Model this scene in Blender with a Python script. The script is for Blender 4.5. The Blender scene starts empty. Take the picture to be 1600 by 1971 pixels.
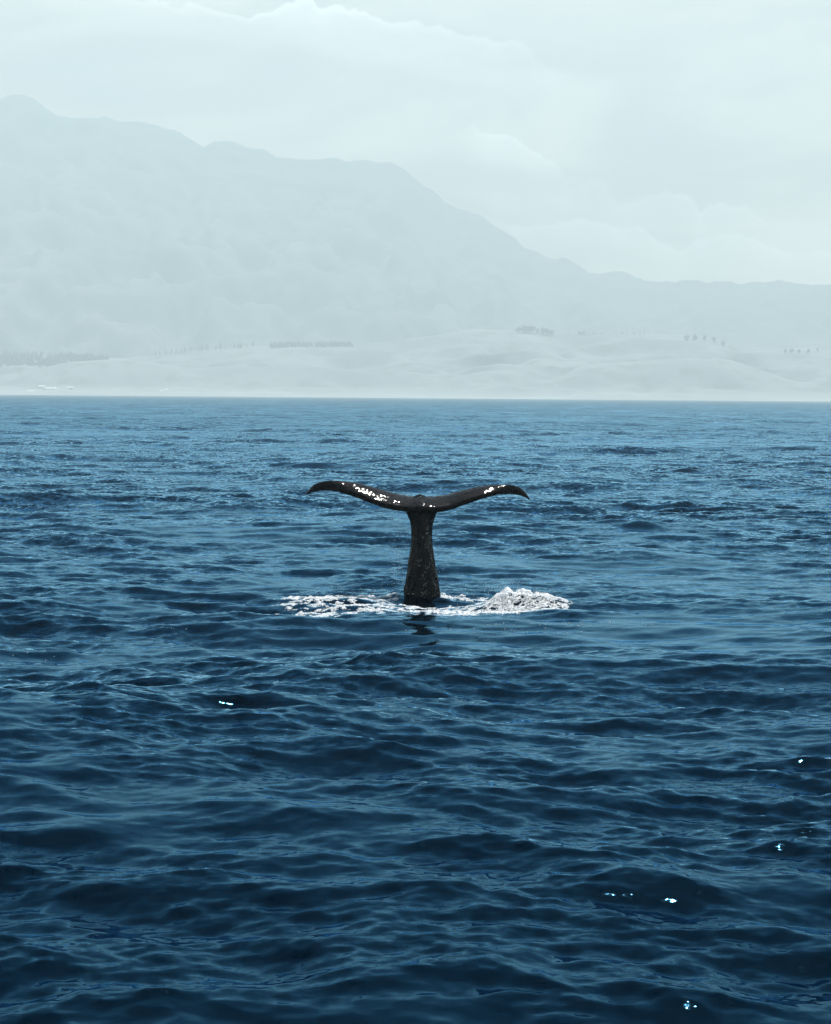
import bpy, bmesh, math, random
import numpy as np
from mathutils import Vector, Matrix

# ------------------------------------------------------------------ camera, sky, sun, exposure
sc = bpy.context.scene
COL = sc.collection
R = math.radians
CAM_H = 3.56          # eye height above the sea
F = 4815.0 / 1971.0   # focal length in picture heights

cam_d = bpy.data.cameras.new('camera')
cam = bpy.data.objects.new('camera', cam_d); COL.objects.link(cam)
cam_d.sensor_fit = 'VERTICAL'; cam_d.sensor_height = 36.0; cam_d.lens = 36.0 * F
cam_d.clip_start = 0.1; cam_d.clip_end = 80000
cam.location = (0, 0, CAM_H)
PITCH = math.atan(222.0 / 4815.0); ROLL = math.atan(13.0 / 1600.0)
cam.matrix_world = Matrix.Translation((0, 0, CAM_H)) @ Matrix.Rotation(R(90) - PITCH, 4, 'X') @ Matrix.Rotation(ROLL, 4, 'Z')
sc.camera = cam

SUN_EL, SUN_AZ = 63.0, 13.0        # degrees; azimuth from +Y towards +X
sun_d = bpy.data.lights.new('sun', 'SUN'); sun_d.energy = 5.0; sun_d.angle = R(0.5); sun_d.color = (1.0, 0.98, 0.945)
sun = bpy.data.objects.new('sun', sun_d); COL.objects.link(sun)
sdir = Vector((math.sin(R(SUN_AZ)) * math.cos(R(SUN_EL)), math.cos(R(SUN_AZ)) * math.cos(R(SUN_EL)), math.sin(R(SUN_EL))))
sun.rotation_euler = (-sdir).to_track_quat('-Z', 'Y').to_euler()
sun.location = (0, 0, 60)

sc.view_settings.view_transform = 'Standard'; sc.view_settings.look = 'None'
sc.view_settings.gamma = 1.0; sc.view_settings.exposure = 1.27
sc.view_settings.use_curve_mapping = False
sc.render.engine = 'CYCLES'
cy = sc.cycles
cy.max_bounces = 5; cy.diffuse_bounces = 2; cy.glossy_bounces = 3; cy.transmission_bounces = 2
cy.volume_bounces = 0; cy.transparent_max_bounces = 6
cy.use_adaptive_sampling = True; cy.adaptive_threshold = 0.015
cy.use_denoising = True; cy.denoiser = 'OPENIMAGEDENOISE'
cy.sample_clamp_indirect = 4.0; cy.caustics_reflective = False; cy.caustics_refractive = False


class NT:
    """small helper for node trees"""
    def __init__(self, tree):
        self.t = tree; self.n = tree.nodes; self.n.clear()
    def new(self, typ, **kw):
        nd = self.n.new(typ)
        for k, v in kw.items(): setattr(nd, k, v)
        return nd
    def set(self, sock, v):
        if isinstance(v, bpy.types.NodeSocket): self.t.links.new(v, sock)
        else: sock.default_value = v
    def math(self, op, a, b=None, c=None, clamp=False):
        nd = self.new('ShaderNodeMath', operation=op, use_clamp=clamp)
        for i, v in enumerate((a, b, c)):
            if v is not None: self.set(nd.inputs[i], v)
        return nd.outputs[0]
    def vmath(self, op, a, b=None, scale=None):
        nd = self.new('ShaderNodeVectorMath', operation=op)
        self.set(nd.inputs[0], a)
        if b is not None: self.set(nd.inputs[1], b)
        if scale is not None: self.set(nd.inputs['Scale'], scale)
        return nd.outputs['Value'] if op in ('DOT_PRODUCT', 'LENGTH') else nd.outputs[0]
    def noise(self, vec, scale, detail=3.0, rough=0.5, color=False, dist=0.0):
        nd = self.new('ShaderNodeTexNoise')
        self.set(nd.inputs['Vector'], vec); self.set(nd.inputs['Scale'], scale)
        nd.inputs['Detail'].default_value = detail; nd.inputs['Roughness'].default_value = rough
        nd.inputs['Distortion'].default_value = dist
        return nd.outputs['Color' if color else 'Fac']
    def ramp(self, fac, a, b, to0=0.0, to1=1.0, smooth=True):
        nd = self.new('ShaderNodeMapRange', interpolation_type='SMOOTHSTEP' if smooth else 'LINEAR')
        self.set(nd.inputs[0], fac)
        for i, v in zip((1, 2, 3, 4), (a, b, to0, to1)): self.set(nd.inputs[i], v)
        return nd.outputs[0]
    def mix(self, fac, a, b, blend='MIX'):
        nd = self.new('ShaderNodeMix', data_type='RGBA', blend_type=blend)
        self.set(nd.inputs[0], fac); self.set(nd.inputs[6], a); self.set(nd.inputs[7], b)
        return nd.outputs[2]
    def sep(self, v):
        nd = self.new('ShaderNodeSeparateXYZ'); self.set(nd.inputs[0], v); return nd.outputs
    def comb(self, x, y, z):
        nd = self.new('ShaderNodeCombineXYZ')
        for i, v in enumerate((x, y, z)): self.set(nd.inputs[i], v)
        return nd.outputs[0]


# ---- sky: clear Nishita air with a thin bright veil and backlit cumulus edges
world = bpy.data.worlds.new('World'); sc.world = world; world.use_nodes = True
world.cycles.sampling_method = 'MANUAL'; world.cycles.sample_map_resolution = 512
w = NT(world.node_tree)
out = w.new('ShaderNodeOutputWorld'); bg = w.new('ShaderNodeBackground')
sky = w.new('ShaderNodeTexSky', sky_type='NISHITA', sun_disc=False)
sky.sun_elevation = R(SUN_EL); sky.sun_rotation = R(SUN_AZ); sky.altitude = 0
sky.air_density = 1.0; sky.dust_density = 0.6; sky.ozone_density = 2.0
SKY_STRENGTH = 0.055
tc = w.new('ShaderNodeTexCoord'); D = w.vmath('NORMALIZE', tc.outputs['Generated'])
dx, dy, dz = w.sep(D)
az = w.math('ARCTAN2', dx, dy)
el = w.math('ARCSINE', dz)
n_big = w.noise(D, 9.0, 2, 0.55)
n_med = w.noise(D, 38.0, 4, 0.6)
n_fin = w.noise(D, 170.0, 2, 0.6)
veil = w.ramp(el, 0.05, 0.36, 0.9, 0.0)
veil = w.math('MULTIPLY', veil, w.ramp(n_big, 0.3, 0.7, 0.72, 1.1), clamp=True)
soft = w.noise(w.vmath('MULTIPLY', D, (7.0, 7.0, 26.0)), 1.0, 4, 0.6, dist=0.6)
vcol = w.vmath('SCALE', (13.8, 11.4, 8.8), scale=w.ramp(soft, 0.32, 0.70, 0.72, 1.55))
col = w.mix(veil, sky.outputs[0], vcol)
CLOUDS = [
    # contour (u, v) of cloud tops across the view and rim gain (u, gain)
    ([(0, -20), (140, 0), (215, 18), (270, 18), (300, 35), (340, 22), (400, 35), (450, 40), (540, 22), (570, 19), (600, 35), (640, 28),
      (690, 38), (740, 58), (800, 58), (860, 72), (920, 90), (960, 102), (1000, 88), (1030, 100), (1060, 145), (1100, 150), (1600, 130)],
     [(0, .2), (300, .6), (450, 1.0), (570, 1.3), (700, 1.0), (1000, .6), (1090, .5), (1120, 0), (1600, 0)], 1.0),
    ([(0, 330), (880, 250), (905, 235), (940, 268), (960, 258), (1000, 268), (1040, 290), (1080, 312), (1100, 345), (1600, 360)],
     [(0, 0), (890, 0), (910, .4), (940, .9), (1050, .8), (1110, .3), (1160, 0), (1600, 0)], 1.3),
    ([(0, 470), (960, 455), (985, 442), (1040, 440), (1130, 432), (1200, 436), (1260, 442), (1300, 475), (1340, 488), (1370, 465),
      (1430, 456), (1490, 465), (1540, 490), (1600, 500)],
     [(0, 0), (970, 0), (1000, .55), (1600, .55)], 1.05),
    ([(0, 430), (1000, 425), (1030, 402), (1120, 372), (1155, 348), (1190, 366), (1215, 402), (1250, 383), (1310, 366), (1362, 380),
      (1368, 412), (1380, 425), (1410, 393), (1440, 410), (1475, 404), (1490, 430), (1600, 445)],
     [(0, 0), (1010, 0), (1100, .2), (1250, .6), (1360, .7), (1480, .5), (1600, .2)], 1.05),
]
U0, U1 = -1600.0, 3200.0
ut = w.ramp(az, math.atan((U0 - 800) / 4815), math.atan((U1 - 800) / 4815), 0.0, 1.0, smooth=False)
def fcurve(pts, scale):
    nd = w.new('ShaderNodeFloatCurve')
    c = nd.mapping.curves[0]
    pts = [(U0, pts[0][1])] + list(pts) + [(U1, pts[-1][1])]
    P = [((u - U0) / (U1 - U0), v * scale) for u, v in pts]
    while len(c.points) < len(P): c.points.new(0.5, 0.5)
    for p, (a, b) in zip(c.points, P): p.location = (a, b); p.handle_type = 'VECTOR'
    nd.mapping.use_clip = False
    nd.mapping.update()
    w.set(nd.inputs['Value'], ut)
    return nd.outputs[0]
wob = w.math('ADD', w.math('MULTIPLY', w.math('SUBTRACT', n_med, 0.5), 0.011),
             w.math('MULTIPLY', w.math('SUBTRACT', n_fin, 0.5), 0.006))
for pts, gain, amp in CLOUDS:
    ev = [(u, max(0.0, (757 + 13 * u / 1600 - v) / 4815.0) / 0.2) for u, v in pts]
    e = w.math('MULTIPLY', fcurve(ev, 1.0), 0.2)
    g = w.math('MAXIMUM', fcurve([(u, a / 2) for u, a in gain], 1.0), 0.0)
    d = w.math('SUBTRACT', w.math('ADD', e, wob), el)               # > 0 inside the cloud
    rim = w.math('MULTIPLY', w.ramp(d, -0.0006, 0.0003, 0, 1), w.ramp(d, 0.0003, 0.0032, 1, 0))
    body = w.math('MULTIPLY', w.ramp(d, -0.0006, 0.0006, 0, 1), w.ramp(d, 0.0, 0.022, 1, 0))
    k = w.math('ADD', w.math('MULTIPLY', rim, 0.11 * amp), w.math('MULTIPLY', w.math('MULTIPLY', body, n_med), 0.24 * amp))
    k = w.math('MULTIPLY', k, w.math('MULTIPLY', g, 2.0))
    col = w.mix(k, col, (44.0, 46.0, 46.0, 1))
w.set(bg.inputs['Color'], col); bg.inputs['Strength'].default_value = SKY_STRENGTH
w.t.links.new(bg.outputs[0], out.inputs[0])


# ------------------------------------------------------------------ helpers
def tag(o, label=None, cat=None, group=None, kind=None):
    for k, v in (('label', label), ('category', cat), ('group', group), ('kind', kind)):
        if v: o[k] = v
    return o

def link(name, me, mat=None, parent=None):
    o = bpy.data.objects.new(name, me); COL.objects.link(o)
    if mat and not me.materials: me.materials.append(mat)
    if parent: o.parent = parent
    return o

def mesh_np(name, verts, quads=None, tris=None, smooth=True):
    me = bpy.data.meshes.new(name)
    verts = np.ascontiguousarray(verts, dtype=np.float32)
    me.vertices.add(len(verts)); me.vertices.foreach_set('co', verts.ravel())
    nq = 0 if quads is None else len(quads); nt = 0 if tris is None else len(tris)
    parts = []
    if nq: parts.append(np.asarray(quads, np.int32).ravel())
    if nt: parts.append(np.asarray(tris, np.int32).ravel())
    li = np.concatenate(parts)
    me.loops.add(len(li)); me.loops.foreach_set('vertex_index', li)
    me.polygons.add(nq + nt)
    starts = np.concatenate([np.arange(nq) * 4, nq * 4 + np.arange(nt) * 3]).astype(np.int32)
    me.polygons.foreach_set('loop_start', starts)
    me.polygons.foreach_set('use_smooth', np.full(nq + nt, smooth))
    me.update(calc_edges=True); me.validate()
    return me

def grid_quads(nr, nc, wrap=False):
    i = np.arange(nr - 1)[:, None]; j = np.arange(nc if wrap else nc - 1)[None, :]
    j2 = (j + 1) % nc
    return np.stack([i * nc + j, i * nc + j2, (i + 1) * nc + j2, (i + 1) * nc + j], -1).reshape(-1, 4)

class Tile:
    """periodic field with bilinear lookup"""
    def __init__(self, arrs, L, rot):
        self.a = [a.astype(np.float32) for a in arrs]; self.L = L; self.c = math.cos(rot); self.s = math.sin(rot); self.N = arrs[0].shape[0]
    def __call__(self, x, y):
        u = (self.c * x + self.s * y) / self.L * self.N; v = (-self.s * x + self.c * y) / self.L * self.N
        iu = np.floor(u); iv = np.floor(v); fu = (u - iu).astype(np.float32); fv = (v - iv).astype(np.float32)
        iu = iu.astype(np.int64) % self.N; iv = iv.astype(np.int64) % self.N
        ju = (iu + 1) % self.N; jv = (iv + 1) % self.N
        return [(a[iv, iu] * (1 - fu) + a[iv, ju] * fu) * (1 - fv) + (a[jv, iu] * (1 - fu) + a[jv, ju] * fu) * fv for a in self.a]

def wave_tile(N, L, lmax, lmin, slope, wind, iso, seed, rot):
    rng = np.random.default_rng(seed)
    k1 = np.fft.fftfreq(N, L / N) * 2 * np.pi
    kx, ky = np.meshgrid(k1, k1); k = np.hypot(kx, ky); k[0, 0] = 1
    wd = wind - rot
    ca = (kx * math.cos(wd) + ky * math.sin(wd)) / k
    S = k ** -4.0 * (iso + (1 - iso) * ca ** 2)
    lo, hi = 2 * np.pi / lmax, 2 * np.pi / lmin
    S = S * (1 / (1 + (lo / k) ** 8)) * (1 / (1 + (k / hi) ** 6))
    H = np.sqrt(S) * (rng.standard_normal((N, N)) + 1j * rng.standard_normal((N, N))); H[0, 0] = 0
    sx = np.fft.ifft2(1j * kx * H).real; sy = np.fft.ifft2(1j * ky * H).real
    H *= slope / math.sqrt((sx ** 2 + sy ** 2).mean())
    h = np.fft.ifft2(H).real
    ddx = np.fft.ifft2(1j * kx / k * H).real; ddy = np.fft.ifft2(1j * ky / k * H).real
    return Tile([h, ddx, ddy], L, rot)

def noise_tile(N, L, beta, lmax, seed, rot=0.3, ridged=False):
    rng = np.random.default_rng(seed)
    k1 = np.fft.fftfreq(N, L / N) * 2 * np.pi
    kx, ky = np.meshgrid(k1, k1); k = np.hypot(kx, ky); k[0, 0] = 1
    A = k ** (-beta) / (1 + (2 * np.pi / lmax / k) ** 6)
    H = A * (rng.standard_normal((N, N)) + 1j * rng.standard_normal((N, N))); H[0, 0] = 0
    f = np.fft.ifft2(H).real; f /= f.std()
    if ridged: f = 1 - np.abs(f)
    return Tile([f], L, rot)

def sstep(x, a, b):
    t = np.clip((x - a) / (b - a), 0, 1); return t * t * (3 - 2 * t)

def new_mat(name):
    m = bpy.data.materials.new(name); m.use_nodes = True
    n = NT(m.node_tree); o = n.new('ShaderNodeOutputMaterial')
    return m, n, o

def principled(n, o, color, rough=0.6, **kw):
    p = n.new('ShaderNodeBsdfPrincipled')
    n.set(p.inputs['Base Color'], color); n.set(p.inputs['Roughness'], rough)
    for k, v in kw.items(): n.set(p.inputs[k], v)
    n.t.links.new(p.outputs[0], o.inputs['Surface'])
    return p

# ------------------------------------------------------------------ the sea
WIND = R(82)
WHALE = (0.11, 44.6)
W1 = wave_tile(512, 230.0, 34.0, 9.0, 0.034, WIND + 0.25, 0.10, 11, 0.20)
W2 = wave_tile(512, 61.0, 9.0, 2.2, 0.058, WIND, 0.12, 12, -0.55)
W3 = wave_tile(512, 17.3, 2.2, 0.55, 0.125, WIND - 0.15, 0.14, 13, 0.80)
W4 = wave_tile(512, 4.7, 0.55, 0.13, 0.132, WIND + 0.1, 0.18, 14, -0.35)
GUST = noise_tile(512, 900.0, 1.6, 60.0, 21)
SLICK = noise_tile(256, 70.0, 1.6, 14.0, 22)
SPL = noise_tile(512, 6.0, 2.0, 0.9, 23)
SPF = noise_tile(512, 3.1, 2.0, 0.30, 24, 0.9)
LACE = noise_tile(512, 4.3, 1.5, 0.5, 25, 0.5)

def mound(x, y):
    """water thrown up beside the tail"""
    X, Y = x - WHALE[0], y - WHALE[1]
    def g(cx, cy, sx, sy): return np.exp(-((X - cx) / sx) ** 2 - ((Y - cy) / sy) ** 2)
    m = 0.17 * g(1.40, -1.7, 0.30, 0.5) + 0.14 * g(1.80, -2.0, 0.36, 0.6) + 0.08 * g(2.2, -2.3, 0.25, 0.5)
    m += 0.05 * g(-0.9, -0.6, 0.7, 0.7) + 0.04 * g(-1.8, -1.2, 0.5, 0.6) + 0.06 * g(-0.4, -0.1, 0.4, 0.4)
    m += -0.06 * g(0.2, -1.9, 1.0, 1.2)
    n = SPL(x, y)[0]
    return m * (1 + 0.12 * n)

def sea(x, y, near=None):
    """displaced point for a rest point of the sea; near = local mesh spacing"""
    x = np.asarray(x, np.float64); y = np.asarray(y, np.float64)
    sp = np.full_like(x, 0.02) if near is None else near
    fp = np.exp(-((x + 1.6) / 3.6) ** 2 - ((y - 38.0) / 3.0) ** 2)     # smooth footprint in front of the tail
    gust = np.clip(1.0 + 0.22 * GUST(x, y)[0] + 0.0, 0.5, 1.6)
    slick = np.clip(1.0 + 0.35 * SLICK(x, y)[0], 0.3, 1.3) * np.minimum(gust, 1.15) * (1 - 0.55 * fp)
    calm = 0.60 + 0.40 * sstep(np.hypot(x, y), 13, 20)                 # lee of the boat
    X = x.copy(); Y = y.copy(); Z = np.zeros_like(x)
    un = np.zeros_like(x)
    for T, lam, chop, amp, sl in ((W1, 16.0, 1.0, np.ones_like(x), .034), (W2, 4.5, 0.9, gust, .058), (W3, 1.0, 0.75, (0.5 * gust + 0.5 * slick) * (0.5 + 0.5 * calm), .125),
                                  (W4, 0.28, 0.6, slick * calm, .132)):
        f = 1 - sstep(sp, lam * 0.32, lam * 0.80)
        h, a, b = T(x, y)
        A = f * amp
        Z += A * h
        c, s = T.c, T.s
        X += A * chop * (c * a - s * b); Y += A * chop * (s * a + c * b)
        un += ((1 - f) * amp * sl) ** 2
    Z += mound(x, y)
    return X, Y, Z, np.sqrt(un), slick

# polar sheet, fine where the photograph looks, coarse behind
th_f = np.linspace(-R(11.5), R(11.5), 540)
side = R(11.5) + (R(180) - R(11.5)) * (np.linspace(0, 1, 52)[1:-1] ** 2.2)
theta = np.concatenate([-side[::-1], th_f, side])
rs = [0.6]
while rs[-1] < 6800:
    d = rs[-1]
    rs.append(d + (max(0.12, 0.012 * d) if d < 12 else 0.0029 * d if d < 260 else 0.0029 * d * (1 + 2.2 * min(1, (d - 260) / 1500))))
rr = np.array(rs)
TH, RR = np.meshgrid(theta, rr)
dth = np.gradient(theta)
ds = np.gradient(rr)
spac = np.maximum(ds[:, None] * 0.8, RR * dth[None, :]).ravel()
gx = (RR * np.sin(TH)).ravel(); gy = (RR * np.cos(TH)).ravel()
X, Y, Z, un, slick = sea(gx, gy, spac)
sea_me = mesh_np('sea', np.stack([X, Y, Z], 1), quads=grid_quads(len(rr), len(theta), wrap=True))
for nm, arr in (('ripple', un), ('slick', slick * (0.50 + 0.50 * sstep(np.hypot(gx, gy), 13, 20)))):
    at = sea_me.attributes.new(nm, 'FLOAT', 'POINT'); at.data.foreach_set('value', arr.astype(np.float32))

m_sea, n, o = new_mat('sea_water')
geo = n.new('ShaderNodeNewGeometry')
at = n.new('ShaderNodeAttribute', attribute_name='ripple')
pos = geo.outputs['Position']
def centred(c): return n.vmath('SUBTRACT', c, (0.5, 0.5, 0.5))
p1 = centred(n.noise(pos, 1.3, 2, 0.6, color=True))
p2 = centred(n.noise(pos, 6.5, 3, 0.6, color=True))
pp = n.vmath('ADD', n.vmath('SCALE', p1, scale=3.0), n.vmath('SCALE', p2, scale=5.5))
pp = n.vmath('MULTIPLY', pp, (1, 1, 0))
pp = n.vmath('SCALE', pp, scale=at.outputs['Fac'])
sl = n.new('ShaderNodeAttribute', attribute_name='slick')
fine = n.vmath('MULTIPLY', centred(n.noise(n.vmath('MULTIPLY', pos, (0.6, 1, 1)), 12.0, 3, 0.65, color=True)), (0.28, 0.42, 0))
fine = n.vmath('SCALE', fine, scale=sl.outputs['Fac'])
nrm = n.vmath('NORMALIZE', n.vmath('ADD', n.vmath('ADD', geo.outputs['Normal'], pp), fine))
body = n.new('ShaderNodeBsdfDiffuse'); body.inputs['Color'].default_value = (0.0003, 0.0022, 0.0048, 1); n.set(body.inputs['Normal'], nrm)
gl = n.new('ShaderNodeBsdfGlossy'); gl.inputs['Roughness'].default_value = 0.05; n.set(gl.inputs['Normal'], nrm)
fr = n.new('ShaderNodeFresnel'); fr.inputs['IOR'].default_value = 1.175; n.set(fr.inputs['Normal'], nrm)
n.set(gl.inputs['Color'], n.mix(n.ramp(fr.outputs[0], 0.0, 0.75), (0.10, 0.37, 0.62, 1), (0.42, 0.75, 1.0, 1)))
mx = n.new('ShaderNodeMixShader'); n.set(mx.inputs[0], fr.outputs[0]); n.t.links.new(body.outputs[0], mx.inputs[1]); n.t.links.new(gl.outputs[0], mx.inputs[2])
n.t.links.new(mx.outputs[0], o.inputs['Surface'])
ocean = link('sea', sea_me, m_sea); tag(ocean, 'dark blue rippled open sea reaching to the hazy shore', 'sea', kind='structure')

# ------------------------------------------------------------------ land
def prof(pts, dist):
    """skyline given as picture points, turned into metres at a distance"""
    P = np.array(pts, float)
    vh = 757 + 13 * P[:, 0] / 1600
    return (P[:, 0] - 800) / 4815 * dist, CAM_H + (vh - P[:, 1]) / 4815 * dist

SHORE = 6150.0
m_hill, n, o = new_mat('hill_grass')
geo = n.new('ShaderNodeNewGeometry'); pos = geo.outputs['Position']
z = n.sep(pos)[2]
a = n.noise(pos, 0.0045, 5, 0.6); b = n.noise(pos, 0.02, 4, 0.6)
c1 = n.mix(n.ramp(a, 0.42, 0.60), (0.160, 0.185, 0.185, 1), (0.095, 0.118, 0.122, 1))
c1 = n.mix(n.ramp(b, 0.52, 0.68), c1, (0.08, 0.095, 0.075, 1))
c1 = n.mix(n.ramp(z, 4.0, 34.0, 1, 0), c1, (0.25, 0.27, 0.27, 1))  # pale sand at the foot, widened and lightened to imitate shore mist
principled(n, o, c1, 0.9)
m_mtn, n, o = new_mat('mountain_bush')
geo = n.new('ShaderNodeNewGeometry'); pos = geo.outputs['Position']
a = n.noise(pos, 0.0016, 6, 0.6); b = n.noise(pos, 0.009, 4, 0.6)
c1 = n.mix(n.ramp(a, 0.42, 0.62), (0.06, 0.08, 0.075, 1), (0.11, 0.12, 0.115, 1))
c1 = n.mix(n.ramp(b, 0.5, 0.7), c1, (0.05, 0.055, 0.04, 1))
principled(n, o, c1, 0.9)

HN = noise_tile(512, 4200.0, 2.6, 900.0, 31, 0.4)
HR = noise_tile(512, 3100.0, 2.4, 420.0, 32, 0.1, ridged=True)
MN = noise_tile(512, 9000.0, 1.95, 1500.0, 33, 0.7, ridged=True)
MF = noise_tile(512, 5200.0, 2.4, 500.0, 34, 0.2)

def land(name, pts, y0, yr, y1, half, rows, cols, mat, label, fn):
    px, pz = prof(pts, yr)
    xs = np.linspace(-half, half, cols); ys = np.linspace(y0, y1, rows)
    GX, GY = np.meshgrid(xs, ys)
    crest = np.interp(GX, px, pz)
    Hh = fn(GX, GY, crest, y0, yr, y1)
    me = mesh_np(name, np.stack([GX, GY, Hh], -1).reshape(-1, 3), quads=grid_quads(rows, cols))
    ob = link(name, me, mat); tag(ob, label, 'hills' if 'hill' in name else 'mountain', kind='structure')
    return lambda x, y: float(fn(np.array([x]), np.array([y]), np.interp(np.array([x]), px, pz), y0, yr, y1)[0])

# skyline of the grassy coast hills (crest) and of the low sea-front terrace before them
HILL = [(-2500, 660), (-600, 700), (-100, 682), (0, 682), (60, 682), (130, 685), (210, 689), (240, 690), (300, 682), (400, 673), (480, 666), (590, 665), (680, 664), (760, 656), (840, 645),
        (880, 637), (910, 633), (1000, 638), (1065, 643), (1130, 640), (1200, 641), (1330, 644), (1370, 650), (1400, 660), (1480, 671), (1600, 669), (1900, 655), (4000, 660)]
def f_hill(x, y, crest, y0, yr, y1):
    t = np.clip((y - y0) / (yr - y0), 0, 1)
    back = np.clip((y - yr) / (y1 - yr), 0, 1)
    s = 0.16 * sstep(t, 0.0, 0.10) + 0.26 * sstep(t, 0.12, 0.42) + 0.58 * np.clip((t - 0.3) / 0.7, 0, 1) ** 1.25
    h = crest * s * (1 - back * back)
    r = HN(x, y)[0] * 0.5 + HR(x, y)[0] * 0.8
    return h + 0.16 * crest * np.minimum(r - 1.0, 0.1) * np.sin(np.pi * t) ** 1.0 * (1 - back) - 3 * (t <= 0)
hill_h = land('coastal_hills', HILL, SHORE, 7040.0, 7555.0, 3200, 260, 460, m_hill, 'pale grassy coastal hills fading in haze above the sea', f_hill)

TERR = [(-2500, 700), (-300, 728), (0, 739), (30, 728), (60, 715), (90, 706), (130, 697), (210, 692), (260, 694), (300, 700), (360, 708), (450, 706), (600, 706), (690, 712), (760, 728), (860, 742),
        (1000, 748), (1080, 722), (1120, 702), (1200, 698), (1290, 690), (1400, 692), (1450, 708), (1530, 735), (1700, 738), (4000, 700)]
def f_terr(x, y, crest, y0, yr, y1):
    t = np.clip((y - y0) / (yr - y0), 0, 1)
    back = np.clip((y - yr) / (y1 - yr), 0, 1)
    g = HR(x * 1.7 + 500, y * 0.7)[0]
    s = 0.14 * sstep(t, 0, 0.15) + 0.86 * sstep(t, 0.25, 1.0)
    return crest * s * (1 - back * back * 1.2) + 0.10 * crest * (g - 0.5) * np.sin(np.pi * t) * (1 - back) - 2 * (t <= 0)
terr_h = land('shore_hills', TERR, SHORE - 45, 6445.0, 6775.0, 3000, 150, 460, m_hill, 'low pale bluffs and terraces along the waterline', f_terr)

MTN = [(-3000, 330), (-900, 240), (-300, 215), (-60, 215), (0, 190), (20, 182), (35, 178), (55, 185), (80, 203), (105, 220), (150, 224), (205, 226), (240, 233), (300, 240),
       (335, 247), (360, 266), (390, 284), (420, 272), (450, 272), (490, 282), (530, 300), (600, 307), (650, 306), (700, 309), (740, 308), (770, 325), (810, 353), (850, 385),
       (880, 402), (930, 420), (960, 440), (985, 455), (1020, 485), (1080, 497), (1130, 520), (1190, 527), (1230, 533), (1270, 546), (1300, 545), (1335, 537), (1370, 544),
       (1420, 546), (1470, 540), (1530, 544), (1600, 549), (1800, 545), (2300, 600), (5000, 640)]
def f_mtn(x, y, crest, y0, yr, y1):
    t = np.clip((y - y0) / (yr - y0), 0, 1)
    back = np.clip((y - yr) / (y1 - yr), 0, 1)
    s = 0.30 * sstep(t, 0, 0.55) + 0.70 * t ** 1.9
    r = np.minimum(MN(x * 1.3, y * 0.35)[0] * 0.8 + MF(x, y)[0] * 0.3, 0.85)
    return crest * s * (1 - back) + crest * 0.10 * (r - 0.75) * np.sin(np.pi * t) ** 0.8 * (1 - back) + MF(x * 2.3, y * 2.3)[0] * 7.0 * t * (1 - back) - 5
mtn_h = land('mountain_range', MTN, 7400.0, 11600.0, 12400.0, 5200, 240, 700, m_mtn, 'tall hazy mountain range sloping down to the right', f_mtn)

# ------------------------------------------------------------------ trees and houses on the far shore
m_leaf, n, o = new_mat('far_foliage')
geo = n.new('ShaderNodeNewGeometry')
principled(n, o, n.mix(n.noise(geo.outputs['Position'], 0.25, 3), (0.018, 0.035, 0.02, 1), (0.045, 0.07, 0.035, 1)), 0.8)
m_bark, n, o = new_mat('far_bark')
tcn = n.new('ShaderNodeTexCoord')
principled(n, o, n.mix(n.noise(tcn.outputs['Object'], 2.0, 3), (0.05, 0.04, 0.03, 1), (0.09, 0.07, 0.05, 1)), 0.9)
m_wall, n, o = new_mat('white_boards')
tcn = n.new('ShaderNodeTexCoord')
principled(n, o, n.mix(n.noise(tcn.outputs['Object'], 0.6, 3), (0.78, 0.78, 0.76, 1), (0.70, 0.70, 0.68, 1)), 0.6)
m_roof, n, o = new_mat('pale_iron_roof')
tcn = n.new('ShaderNodeTexCoord')
principled(n, o, n.mix(n.noise(tcn.outputs['Object'], 0.6, 3), (0.80, 0.80, 0.80, 1), (0.68, 0.69, 0.70, 1)), 0.35)

rnd = random.Random(5)
def conifer_bm(bm, x, y, z, h, r, rg):
    tiers = 6
    for k in range(tiers):
        f0 = 0.12 + 0.80 * k / tiers; f1 = min(1.0, f0 + 0.30)
        rad = r * (1 - f0) ** 0.8 * rg.uniform(0.8, 1.15)
        top = bm.verts.new((x + rg.uniform(-.1, .1) * r, y, z + h * f1))
        ring = []
        for q in range(9):
            a = 2 * math.pi * q / 9 + rg.random()
            rq = rad * (1.0 if q % 2 else 0.62) * rg.uniform(0.8, 1.15)
            ring.append(bm.verts.new((x + math.cos(a) * rq, y + math.sin(a) * rq, z + h * (f0 + rg.uniform(-.03, .03)))))
        ring.sort(key=lambda v: math.atan2(v.co.y - y, v.co.x - x))
        for q in range(9): bm.faces.new((ring[q], ring[(q + 1) % 9], top))
def broad_bm(bm, x, y, z, h, r, rg, lumps=9):
    for k in range(lumps):
        a = rg.uniform(0, 2 * math.pi); q = rg.uniform(0.0, 0.75) if k else 0
        c = Vector((x + r * q * math.cos(a), y + r * q * math.sin(a), z + h * rg.uniform(0.16, 0.74)))
        s = r * rg.uniform(0.34, 0.58)
        res = bmesh.ops.create_icosphere(bm, subdivisions=1, radius=1.0)
        for v in res['verts']: v.co = c + Vector((v.co.x * s, v.co.y * s, v.co.z * s * 0.85)) * rg.uniform(0.7, 1.3)
    for k in range(26):
        a, b = rg.uniform(0, 2 * math.pi), rg.uniform(-1, 1)
        c = Vector((x + r * math.sqrt(1 - b * b) * math.cos(a), y + r * math.sqrt(1 - b * b) * math.sin(a), z + h * (0.48 + 0.44 * b)))
        s = r * rg.uniform(0.10, 0.22)
        vs = [bm.verts.new(c + Vector((rg.uniform(-s, s), rg.uniform(-s, s), rg.uniform(-s, s)))) for _ in range(4)]
        for f in ((0, 1, 2), (0, 2, 3), (0, 3, 1), (1, 3, 2)): bm.faces.new([vs[i] for i in f])
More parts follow.
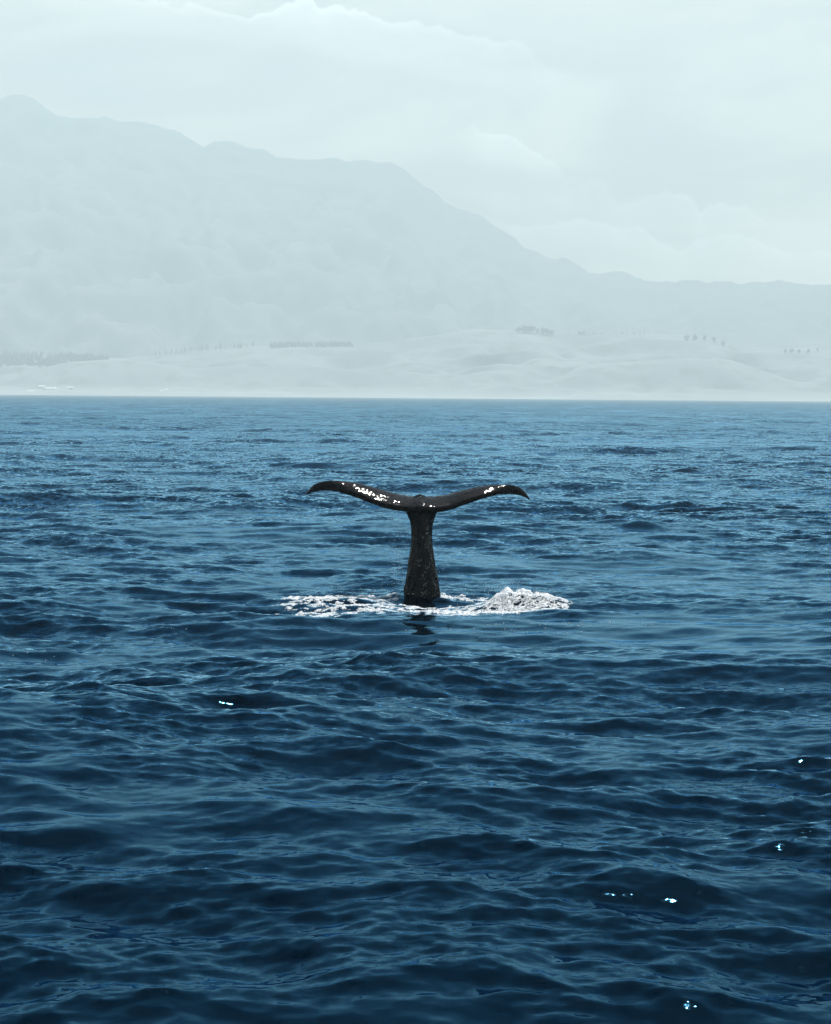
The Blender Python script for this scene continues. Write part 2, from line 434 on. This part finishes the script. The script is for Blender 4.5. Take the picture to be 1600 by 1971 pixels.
def bm_mesh(name, bm):
    me = bpy.data.meshes.new(name); bm.to_mesh(me); bm.free(); return me
def trunk_mesh(h, r):
    bm = bmesh.new()
    bmesh.ops.create_cone(bm, segments=6, radius1=r, radius2=r * 0.4, depth=h, cap_ends=True, matrix=Matrix.Translation((0, 0, h / 2 - 1.0)))
    return bm_mesh('trunk', bm)
CON, BRO = [], []
for k in range(4):
    bm = bmesh.new(); conifer_bm(bm, 0, 0, 0, 24.0, 6.4, rnd); CON.append(bm_mesh('conifer_crown', bm))
    bm = bmesh.new(); broad_bm(bm, 0, 0, 0, 20.0, 9.5, rnd); BRO.append(bm_mesh('broad_crown', bm))
T_CON, T_BRO = trunk_mesh(9.0, 0.6), trunk_mesh(10.0, 0.8)
def ground_at(u, dist, fn):
    x = (u - 800) / 4815 * dist
    return x, dist, fn(x, dist)
def tree(kind, u, dist, fn, s, label, group):
    x, y, z = ground_at(u, dist, fn)
    name = 'conifer_tree' if kind == 'c' else 'broadleaf_tree'
    e = bpy.data.objects.new(name, None); COL.objects.link(e); e.location = (x, y, z); s *= 0.74; e.scale = (s * rnd.uniform(.85, 1.15), s, s * rnd.uniform(.85, 1.15))
    e.rotation_euler.z = rnd.uniform(0, 6)
    tag(e, label, 'tree', group)
    link('trunk', T_CON if kind == 'c' else T_BRO, m_bark, e)
    link('crown', rnd.choice(CON if kind == 'c' else BRO), m_leaf, e)
for u in (300, 309, 320, 331, 338, 349, 357, 366, 378, 389, 398, 412, 423, 431, 446, 458, 463, 474, 482):
    tree('c', u + rnd.uniform(-4, 4), 7025, hill_h, rnd.uniform(.45, 1.2), 'small hazy conifer in the ragged row climbing the hillcrest left of the long hedge', 'conifers in the ragged hillcrest row')
for u, s in ((995, 1.15), (1004, 1.6), (1014, 1.65), (1022, 1.5), (1032, 1.2), (1041, 1.4), (1050, 1.35), (1059, 1.1)):
    tree('b', u, 7025, hill_h, s, 'hazy round tree in the large dark clump on the right hilltop', 'trees of the hilltop clump')
for u, s, k in ((1092, .55, 'c'), (1112, .75, 'b'), (1120, .7, 'b'), (1138, .4, 'b'), (1155, .35, 'b'), (1182, .4, 'c'), (1194, .6, 'c'), (1203, .62, 'c'), (1217, .62, 'c'), (1228, .6, 'c'), (1237, .65, 'c')):
    tree(k, u, 7025, hill_h, s, 'tiny hazy tree spaced along the hillcrest right of the large clump', 'scattered trees on the right hillcrest')
for u, s in ((1318, 1.1), (1335, 1.2), (1352, 1.1), (1370, 1.0), (1388, .9), (1508, .9), (1520, 1.0), (1534, .9), (1552, .7), (1570, .6)):
    tree('b', u, 6980, hill_h, s, 'hazy scrubby tree on the slope at the far right of the hills', 'scrubby trees on the far right slope')
# pine plantation on the left and clipped shelterbelt: far woods that read as one mass
bm = bmesh.new(); rg = random.Random(8)
for k in range(1700):
    u = rg.uniform(-230, 208); dist = 7040 - 310 * rg.random() ** 1.0 * (1 if u < 110 else 0.4)
    x = (u - 800) / 4815 * dist; z = hill_h(x, dist)
    conifer_bm(bm, x, dist, z - 4, rg.uniform(12.5, 20), rg.uniform(4.0, 6.2), rg)
tag(link('pine_wood', bm_mesh('pine_wood', bm), m_leaf), 'dark hazy pine plantation on the hill at the left edge', 'wood', kind='stuff')
bm = bmesh.new()
for k in range(110):
    u = rg.uniform(514, 678); dist = rg.uniform(7015, 7044)
    x = (u - 800) / 4815 * dist; broad_bm(bm, x, dist, hill_h(x, dist) - 4, 19, 5.9, rg, 6)
tag(link('shelterbelt_hedge', bm_mesh('shelterbelt_hedge', bm), m_leaf), 'long clipped tree hedge on the hilltop in the middle left', 'hedge', kind='stuff')

def house(u, dist, L, Wd, H, rot, label):
    dist = SHORE + (dist - 8300) * 0.74; L, Wd, H = L * 0.74, Wd * 0.74, H * 0.74
    x, y, z = ground_at(u, dist, terr_h)
    e = bpy.data.objects.new('farm_building', None); COL.objects.link(e); e.location = (x, y, z - 0.3); e.rotation_euler.z = rot
    tag(e, label, 'building', 'pale buildings by the shore')
    bm = bmesh.new(); bmesh.ops.create_cube(bm, size=1.0, matrix=Matrix.Translation((0, 0, H / 2)) @ Matrix.Diagonal((L, Wd, H, 1)))
    link('wall', bm_mesh('wall', bm), m_wall, e)
    bm = bmesh.new(); ov = 0.5; rh = Wd * 0.32
    a = [bm.verts.new(v) for v in ((-L/2-ov, -Wd/2-ov, H), (L/2+ov, -Wd/2-ov, H), (L/2+ov, Wd/2+ov, H), (-L/2-ov, Wd/2+ov, H), (-L/2-ov, 0, H+rh), (L/2+ov, 0, H+rh))]
    for f in ((0, 1, 5, 4), (2, 3, 4, 5), (0, 4, 3), (1, 2, 5), (0, 3, 2, 1)): bm.faces.new([a[i] for i in f])
    link('roof', bm_mesh('roof', bm), m_roof, e)
    bm = bmesh.new(); bmesh.ops.create_cube(bm, size=1.0, matrix=Matrix.Translation((L * 0.2, -Wd / 2 - 0.02, H * 0.4)) @ Matrix.Diagonal((L * 0.14, 0.1, H * 0.8, 1)))
    link('door', bm_mesh('door', bm), m_bark, e)
house(6, 8420, 12, 8, 5, 0.2, 'small pale building on the shore at the very left edge')
house(60, 8370, 24, 9, 5, 0.05, 'long low pale building left of the bright white house')
house(80, 8440, 22, 9, 6, 0.1, 'pale building standing highest above the bright white house')
house(84, 8330, 6, 6, 9, 0.0, 'bright white upright house nearest the water on the left shore')
house(98, 8350, 34, 9, 5, 0.08, 'longest low pale building just right of the bright white house')
house(134, 8380, 22, 8, 5, -0.05, 'low pale building standing alone right of the shore cluster')
house(310, 8370, 8, 7, 6, 0.0, 'left one of the two tiny white houses on the shore')
house(320, 8370, 9, 7, 6, 0.0, 'right one of the two tiny white houses on the shore')

# ------------------------------------------------------------------ haze over sea and land
bm = bmesh.new()
bmesh.ops.create_cube(bm, size=1.0, matrix=Matrix.Translation((0, 1600, 800)) @ Matrix.Diagonal((26000, 22000, 1640, 1)))
m_haze, n, o = new_mat('haze_air')
HAZE = 2.15e-4
pv = n.new('ShaderNodeVolumePrincipled')
pv.inputs['Color'].default_value = (0.765, 0.97, 1.0, 1); pv.inputs['Density'].default_value = HAZE; pv.inputs['Anisotropy'].default_value = 0.0
n.t.links.new(pv.outputs[0], o.inputs['Volume'])
hz = link('haze', bm_mesh('haze', bm), m_haze); tag(hz, 'pale blue sea haze hanging over the water and shore', 'haze', kind='stuff')

# ------------------------------------------------------------------ the whale's tail
S = 107.0
def wx(u): return (u - 812) / S
def wz(v): return (1148 - v) / S
TOP = [(592, 953), (596, 946), (602, 938), (612, 932), (625, 928), (650, 927), (680, 930), (710, 937), (740, 946), (770, 953), (795, 957), (812, 957), (830, 957), (860, 953),
       (890, 944), (920, 937), (950, 933), (975, 932), (990, 934), (1003, 940), (1011, 947), (1018, 959)]
BOT = [(592, 955), (600, 953), (612, 950), (630, 949), (650, 951), (680, 959.5), (710, 971), (740, 982), (770, 987), (795, 988), (812, 988), (838, 989), (855, 987), (870, 983),
       (900, 972), (930, 961), (960, 953.5), (985, 953), (1003, 956.5), (1012, 959), (1018, 961)]
tx = np.array([wx(a) for a, b in TOP]); tz = np.array([wz(b) for a, b in TOP])
bx = np.array([wx(a) for a, b in BOT]); bz = np.array([wz(b) for a, b in BOT])
def smooth_interp(x, xp, fp, wd=0.06):
    ks = np.linspace(-1, 1, 9); wt = (1 - ks ** 2); wt /= wt.sum()
    lo, hi = xp[0], xp[-1]
    wl = np.minimum(wd, np.minimum(x - lo, hi - x))
    return sum(wk * np.interp(x + kk * wl, xp, fp) for kk, wk in zip(ks, wt))
NS, NP = 220, 36
ss = np.linspace(-1, 1, NS)
sx_ = np.sin(ss * math.pi / 2 * 0.97) / math.sin(math.pi / 2 * 0.97)
xs = np.where(sx_ < 0, -sx_ * tx[0], sx_ * tx[-1])
eta = np.abs(sx_)
xs_out = xs * (1 + 0.014 * sstep(eta, 0.6, 1.0))
top = smooth_interp(xs, tx, tz); bot = smooth_interp(xs, bx, bz)
y_le = -0.27 + 0.27 * eta + 0.54 * eta ** 2.2
y_te = 0.28 + 0.18 * sstep(eta, 0.0, 0.12) - 0.02 * eta - 0.10 * sstep(eta, 0.6, 1.0)
y_te = np.maximum(y_te, y_le + 0.13)
app = 0.041
verts = []
for i in range(NS):
    c = y_te[i] - y_le[i]
    hgt = max(top[i] - bot[i], 0.012)
    rad = min(0.030 * (1 - eta[i]) ** 0.5 + 0.014, 0.35 * hgt)
    T_ = 0.5 * (0.15 * (1 - eta[i]) ** 0.8 + 0.045)
    z_le = bot[i] + rad - app * y_le[i]; z_te = top[i] - 0.006 - app * y_te[i]
    for q in range(NP):
        a = 2 * math.pi * q / NP
        f = 0.5 - 0.5 * math.cos(a)                 # 0 leading edge, 1 trailing edge
        face = z_le + (z_te - z_le) * (0.08 * f + 0.92 * math.sin(f * math.pi / 2) ** 0.86)
        nose = rad * math.sqrt(max(0.0, 1 - (1 - min(1.0, f / 0.06)) ** 2))
        if math.sin(a) >= 1e-6: zq = face + nose * (1 - f)
        else: zq = face - nose * (1 - f) - 4 * T_ * f * (1 - f) ** 1.3 - 0.030 * f * (1 if q != NP // 2 else 0)
        verts.append((xs_out[i], y_le[i] + c * f, zq))
fl_v = np.array(verts)
fl_q = grid_quads(NS, NP, wrap=True)
cap0 = len(fl_v)
fl_v = np.vstack([fl_v, fl_v[:NP].mean(0), fl_v[-NP:].mean(0)])
fl_t = [(cap0, (q + 1) % NP, q) for q in range(NP)] + [(cap0 + 1, (NS - 1) * NP + q, (NS - 1) * NP + (q + 1) % NP) for q in range(NP)]
# small peak beside the median notch
NPK = 10
# peduncle sections: z, centre x, half width, centre y, half depth
PED = [(-3.2, 0.30, 0.70, -0.10, 1.05), (-1.5, 0.15, 0.52, -0.05, 0.80), (-0.5, 0.05, 0.37, 0.0, 0.60), (0.0, 0.015, 0.315, 0.0, 0.52), (0.12, 0.018, 0.305, 0.0, 0.50), (0.41, 0.012, 0.262, 0.0, 0.44),
       (0.65, 0.008, 0.225, 0.0, 0.40), (0.87, 0.004, 0.193, 0.0, 0.36), (1.10, 0.004, 0.183, 0.02, 0.33), (1.26, 0.004, 0.195, 0.03, 0.31), (1.36, 0.004, 0.218, 0.05, 0.31), (1.44, 0.0, 0.250, 0.07, 0.32),
       (1.52, -0.003, 0.29, 0.10, 0.33), (1.60, -0.003, 0.28, 0.14, 0.31), (1.66, 0, 0.20, 0.18, 0.25)]
PZ = np.array([p_[0] for p_ in PED])
zz = np.concatenate([np.linspace(-3.2, -0.4, 14)[:-1], np.linspace(-0.4, 1.66, 80)])
NR = 48
pv_ = []
for z in zz:
    cx, hw, cyy, hd = (np.interp(z, PZ, [p_[k] for p_ in PED]) for k in (1, 2, 3, 4))
    for q in range(NR):
        a = 2 * math.pi * q / NR
        ca, sa = math.cos(a), math.sin(a)
        e = 0.82
        ridge = 1 + 0.05 * math.cos(2 * (a - 0.75)) + 0.02 * math.sin(5 * a + z * 1.5) + 0.10 * math.exp(-((a - 4.55) / 0.22) ** 2) - 0.05 * math.exp(-((a - 4.05) / 0.2) ** 2)
        pv_.append((WX := cx + hw * math.copysign(abs(ca) ** e, ca) * (ridge if abs(ca) < 0.9 else 1), cyy + hd * math.copysign(abs(sa) ** e, sa) * ridge, z))
pv_ = np.array(pv_)
pq = grid_quads(len(zz), NR, wrap=True)
pc = len(pv_)
pv_ = np.vstack([pv_, pv_[:NR].mean(0), pv_[-NR:].mean(0)])
pt = [(pc, (q + 1) % NR, q) for q in range(NR)] + [(pc + 1, (len(zz) - 1) * NR + q, (len(zz) - 1) * NR + (q + 1) % NR) for q in range(NR)]
off = len(fl_v)
# pointed peak on the trailing edge
pk = np.array([(-0.24, 0.26, wz(962)), (0.18, 0.26, wz(962)), (-0.02, 0.08, wz(970)), (-0.03, 0.30, wz(966)), (-0.035, 0.27, wz(953.0))])
pk_t = [(0, 2, 4), (2, 1, 4), (1, 3, 4), (3, 0, 4), (0, 3, 2), (2, 3, 1)]
allv = np.vstack([fl_v, pv_, pk])
quads = np.vstack([fl_q, pq + off])
tris = np.vstack([np.array(fl_t), np.array(pt) + off, np.array(pk_t) + off + len(pv_)])
raw = mesh_np('whale_raw', allv, quads=quads, tris=tris)
bm = bmesh.new(); bm.from_mesh(raw); bmesh.ops.recalc_face_normals(bm, faces=bm.faces); bm.to_mesh(raw); bm.free()
tmp = bpy.data.objects.new('tmp', raw); COL.objects.link(tmp)
rm = tmp.modifiers.new('r', 'REMESH'); rm.mode = 'VOXEL'; rm.voxel_size = 0.011; rm.use_smooth_shade = True
sm = tmp.modifiers.new('s', 'SMOOTH'); sm.iterations = 5; sm.factor = 0.5
dg = bpy.context.evaluated_depsgraph_get()
whale_me = bpy.data.meshes.new_from_object(tmp.evaluated_get(dg))
bpy.data.objects.remove(tmp); bpy.data.meshes.remove(raw)
# lumps and creases of the skin
nv = len(whale_me.vertices)
co = np.empty(nv * 3, np.float32); whale_me.vertices.foreach_get('co', co); co = co.reshape(-1, 3)
nrm_ = np.empty(nv * 3, np.float32); whale_me.vertices.foreach_get('normal', nrm_); nrm_ = nrm_.reshape(-1, 3)
SK = noise_tile(256, 1.3, 1.7, 0.3, 41); SK2 = noise_tile(256, 0.9, 1.4, 0.1, 42)
low = 1 - sstep(co[:, 2], 0.2, 1.3)
ang = np.arctan2(co[:, 1], co[:, 0])
d_ped = SK(ang * 0.35 * 1.6, co[:, 2] * 0.35)[0] * 0.007 * (0.3 + low)
is_fl = sstep(co[:, 2], 1.42, 1.5)
d_fl = SK(co[:, 0] * 0.5, co[:, 1])[0] * 0.0015 + SK2(co[:, 0] * 0.6, co[:, 1])[0] * 0.0005
co = co + nrm_ * (d_ped * (1 - is_fl) + d_fl * is_fl)[:, None]
whale_me.vertices.foreach_set('co', co.ravel().astype(np.float32)); whale_me.update()
whale_me.polygons.foreach_set('use_smooth', np.ones(len(whale_me.polygons), bool))

m_skin, n, o = new_mat('wet_whale_skin')
tcn = n.new('ShaderNodeTexCoord'); P = tcn.outputs['Object']; px_, py_, pz_ = n.sep(P)
stretch = n.vmath('MULTIPLY', P, (9, 9, 1.4))
c1 = n.mix(n.ramp(n.noise(stretch, 1.0, 4, 0.6), 0.4, 0.7), (0.0012, 0.0013, 0.0015, 1), (0.0040, 0.0042, 0.0048, 1))
# scattered pale specks and scratches on the stock of the tail
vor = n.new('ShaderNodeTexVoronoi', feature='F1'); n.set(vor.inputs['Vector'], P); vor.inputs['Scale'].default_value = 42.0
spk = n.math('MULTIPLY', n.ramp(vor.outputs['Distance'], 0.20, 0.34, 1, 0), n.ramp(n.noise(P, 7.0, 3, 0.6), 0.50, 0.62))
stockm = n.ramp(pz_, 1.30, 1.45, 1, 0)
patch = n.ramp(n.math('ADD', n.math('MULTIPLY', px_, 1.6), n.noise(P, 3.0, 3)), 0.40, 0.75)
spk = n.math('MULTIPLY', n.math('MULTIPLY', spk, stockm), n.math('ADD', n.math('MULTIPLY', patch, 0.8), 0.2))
scr = n.math('MULTIPLY', n.ramp(n.noise(n.vmath('MULTIPLY', P, (34, 34, 5)), 1.0, 4, 0.65, dist=1.5), 0.60, 0.70), n.math('MULTIPLY', patch, stockm))
c1 = n.mix(n.math('MULTIPLY', scr, 0.45), c1, (0.20, 0.20, 0.20, 1))
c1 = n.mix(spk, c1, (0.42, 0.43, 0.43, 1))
rough = n.ramp(n.noise(P, 7.0, 3), 0.3, 0.7, 0.5, 0.62)
bmp = n.new('ShaderNodeBump'); bmp.inputs['Strength'].default_value = 1.0; bmp.inputs['Distance'].default_value = 0.0035
bh = n.math('ADD', n.noise(P, 15.0, 0, 0.5), n.math('MULTIPLY', n.noise(P, 42.0, 0, 0.5), 0.12))
n.set(bmp.inputs['Height'], bh)
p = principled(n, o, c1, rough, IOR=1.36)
n.set(p.inputs['Normal'], bmp.outputs[0])
n.set(p.inputs['Specular IOR Level'], 0.01); n.set(p.inputs['Coat Weight'], n.ramp(n.noise(P, 24.0, 3, 0.6), 0.40, 0.58, 0.16, 0.34)); n.set(p.inputs['Coat Roughness'], 0.06); n.set(p.inputs['Coat IOR'], 1.33); n.set(p.inputs['Coat Normal'], bmp.outputs[0])
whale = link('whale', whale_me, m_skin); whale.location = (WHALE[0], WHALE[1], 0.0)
tag(whale, 'black wet whale tail with spread flukes rising upright from the sea', 'whale')

# ------------------------------------------------------------------ white water round the tail
m_foam, n, o = new_mat('white_foam')
tcn = n.new('ShaderNodeTexCoord')
fc = n.mix(n.noise(tcn.outputs['Object'], 14.0, 3), (0.72, 0.77, 0.79, 1), (0.92, 0.93, 0.94, 1))
OP = tcn.outputs['Object']
fb = n.new('ShaderNodeBump'); fb.inputs['Strength'].default_value = 0.5; fb.inputs['Distance'].default_value = 0.012
n.set(fb.inputs['Height'], n.noise(OP, 26.0, 3, 0.65))
p = principled(n, o, fc, 0.4, IOR=1.33); n.set(p.inputs['Normal'], fb.outputs[0])
tl = n.new('ShaderNodeBsdfTranslucent'); n.set(tl.inputs['Color'], fc)
m1 = n.new('ShaderNodeMixShader'); m1.inputs[0].default_value = 0.55; n.t.links.new(p.outputs[0], m1.inputs[1]); n.t.links.new(tl.outputs[0], m1.inputs[2])
tr = n.new('ShaderNodeBsdfTransparent'); m2 = n.new('ShaderNodeMixShader')
fa = n.new('ShaderNodeAttribute', attribute_name='density')
hole = n.ramp(n.math('ADD', n.noise(OP, 19.0, 4, 0.7, dist=0.8), n.math('MULTIPLY', fa.outputs['Fac'], 0.28)), 0.40, 0.53)
n.set(m2.inputs[0], hole); n.t.links.new(tr.outputs[0], m2.inputs[1]); n.t.links.new(m1.outputs[0], m2.inputs[2]); n.t.links.new(m2.outputs[0], o.inputs['Surface'])
m_drop, n, o = new_mat('white_drops')
tcn = n.new('ShaderNodeTexCoord')
dc = n.mix(n.noise(tcn.outputs['Object'], 9.0, 2), (0.55, 0.60, 0.62, 1), (0.75, 0.77, 0.78, 1))
p = principled(n, o, dc, 0.3, IOR=1.33)
tl = n.new('ShaderNodeBsdfTranslucent'); n.set(tl.inputs['Color'], dc)
m1 = n.new('ShaderNodeMixShader'); m1.inputs[0].default_value = 0.4; n.t.links.new(p.outputs[0], m1.inputs[1]); n.t.links.new(tl.outputs[0], m1.inputs[2]); n.t.links.new(m1.outputs[0], o.inputs['Surface'])

def foam_mask(x, y):
    X, Y = x - WHALE[0], y - WHALE[1]
    def g(cx, cy, sx, sy, pw=2): return np.exp(-np.abs((X - cx) / sx) ** pw - np.abs((Y - cy) / sy) ** pw)
    m = 1.25 * g(1.55, -1.75, 0.42, 0.85, 3) + 1.0 * g(2.05, -2.3, 0.42, 0.8, 3) + 0.75 * g(1.2, -2.6, 0.7, 0.8)
    m += 1.15 * g(-1.20, -0.55, 1.05, 0.45, 3) + 0.6 * g(-1.9, -1.3, 0.6, 0.7) + 0.72 * g(-0.9, -2.3, 1.3, 0.9) + 0.66 * g(-1.6, -3.4, 0.8, 0.6)
    m += 0.75 * g(0.65, 0.3, 0.7, 0.6) + 0.55 * g(0.1, -1.4, 0.9, 0.35) + 0.50 * g(0.6, -3.2, 1.0, 0.7)
    m += 0.34 * g(1.0, -6.2, 1.5, 0.7) + 0.26 * g(-3.8, -6.2, 0.5, 0.5) + 0.24 * g(-5.4, -10.0, 0.6, 0.7) + 0.24 * g(2.6, -5.2, 1.8, 0.8)
    m -= 1.2 * g(0.0, -0.55, 0.42, 0.55)
    return np.clip(m, 0, 1.4)
def foam_noise(x, y): return 0.5 * SPL(x, y)[0] + 0.8 * LACE(x, y)[0]

hx = np.arange(-3.4, 3.6, 0.014) + WHALE[0]; hy = np.arange(-4.6, 1.6, 0.020) + WHALE[1]
GX, GY = np.meshgrid(hx, hy)
gx, gy = GX.ravel(), GY.ravel()
fm = foam_mask(gx, gy); M = fm + 0.50 * foam_noise(gx, gy) * sstep(fm, 0.08, 0.45) - 0.10
FX, FY, FZ, _, _ = sea(gx, gy)
thick = sstep(M, 0.55, 1.1)
mh = sstep(mound(gx, gy), 0.06, 0.22)
lump = np.clip(SPF(gx, gy)[0] + 0.3, -0.4, 1.6); big = np.clip(SPL(gx * 1.6, gy)[0], -0.3, 1.5)
FZ = FZ + 0.005 + thick * (0.006 + 0.007 * lump + mh * (0.012 + 0.014 * lump + 0.026 * big)) - 0.02 * (1 - sstep(M, 0.40, 0.52))
q = grid_quads(len(hy), len(hx))
keep = (M[q] > 0.46).sum(1) >= 3
q = q[keep]
used, inv = np.unique(q.ravel(), return_inverse=True)
foam_me = mesh_np('foam', np.stack([FX, FY, FZ], 1)[used], quads=inv.reshape(-1, 4))
at = foam_me.attributes.new('density', 'FLOAT', 'POINT'); at.data.foreach_set('value', sstep(M, 0.5, 1.25)[used].astype(np.float32))
tag(link('sea_foam', foam_me, m_foam), 'churned white foam on the water around the whale tail', 'foam', kind='stuff')

# froth lumps and thrown drops
bm = bmesh.new(); bmesh.ops.create_icosphere(bm, subdivisions=1, radius=1.0)
bv = np.array([v.co[:] for v in bm.verts]); bf = np.array([[v.index for v in f.verts] for f in bm.faces]); bm.free()
def drops(name, P_, r, rng, label, cat):
    nP = len(P_)
    sc_ = r[:, None, None] * (0.75 + 0.5 * rng.random((nP, 1, 3)))
    V = bv[None] * sc_ + P_[:, None, :]
    T = (bf[None] + (np.arange(nP) * len(bv))[:, None, None]).reshape(-1, 3)
    me = mesh_np(name, V.reshape(-1, 3), tris=T)
    return tag(link(name, me, m_drop), label, cat, kind='stuff')
rng = np.random.default_rng(77)
cx = rng.uniform(-7.0, 5.5, 420000) + WHALE[0]; cyy = rng.uniform(-12.0, 1.5, 420000) + WHALE[1]
fm = foam_mask(cx, cyy); M = fm + 0.50 * foam_noise(cx, cyy) * sstep(fm, 0.08, 0.45) - 0.10
pr = 0.55 * sstep(M, 0.70, 1.30) + 0.05 * sstep(foam_mask(cx, cyy), 0.22, 0.6) * sstep(M, 0.42, 0.7)
pr = pr + 0.10 * sstep(fm, 0.12, 0.22) * (fm < 0.5) * sstep(LACE(cx * 0.8, cyy)[0], 1.1, 1.7)
sel = rng.random(len(cx)) < pr
cx, cyy, M = cx[sel], cyy[sel], M[sel]
X_, Y_, Z_, _, _ = sea(cx, cyy)
th = sstep(M, 0.55, 1.1)
up = th * np.abs(rng.standard_normal(len(cx))) * (0.006 + 0.030 * sstep(mound(cx, cyy), 0.06, 0.2))
r_ = 0.003 + 0.006 * rng.random(len(cx)) ** 2
drops('foam_froth', np.stack([X_, Y_, Z_ + up + 0.004], 1), r_, rng, 'lumps of white froth and bubbles in the splash', 'foam')
# drops falling from the flukes and thrown above the splash
nd = 260
a = np.stack([rng.normal(-0.42, 0.10, nd), rng.normal(0.0, 0.15, nd), rng.uniform(0.15, 1.5, nd)], 1)
b = np.stack([rng.normal(0.32, 0.10, 60), rng.normal(0.0, 0.2, 60), rng.uniform(0.1, 1.4, 60)], 1)
c = np.stack([rng.normal(1.5, 0.35, 240), rng.normal(-1.8, 0.4, 240), 0.22 + np.abs(rng.normal(0, 0.10, 240))], 1)
d = np.stack([rng.normal(-1.1, 0.6, 160), rng.normal(-0.7, 0.4, 160), 0.08 + np.abs(rng.normal(0, 0.07, 160))], 1)
A = np.vstack([a, b, c, d]) + np.array([WHALE[0], WHALE[1], 0])
drops('spray_drops', A, rng.uniform(0.002, 0.006, len(A)), rng, 'fine water drops falling from the tail and splash', 'spray')
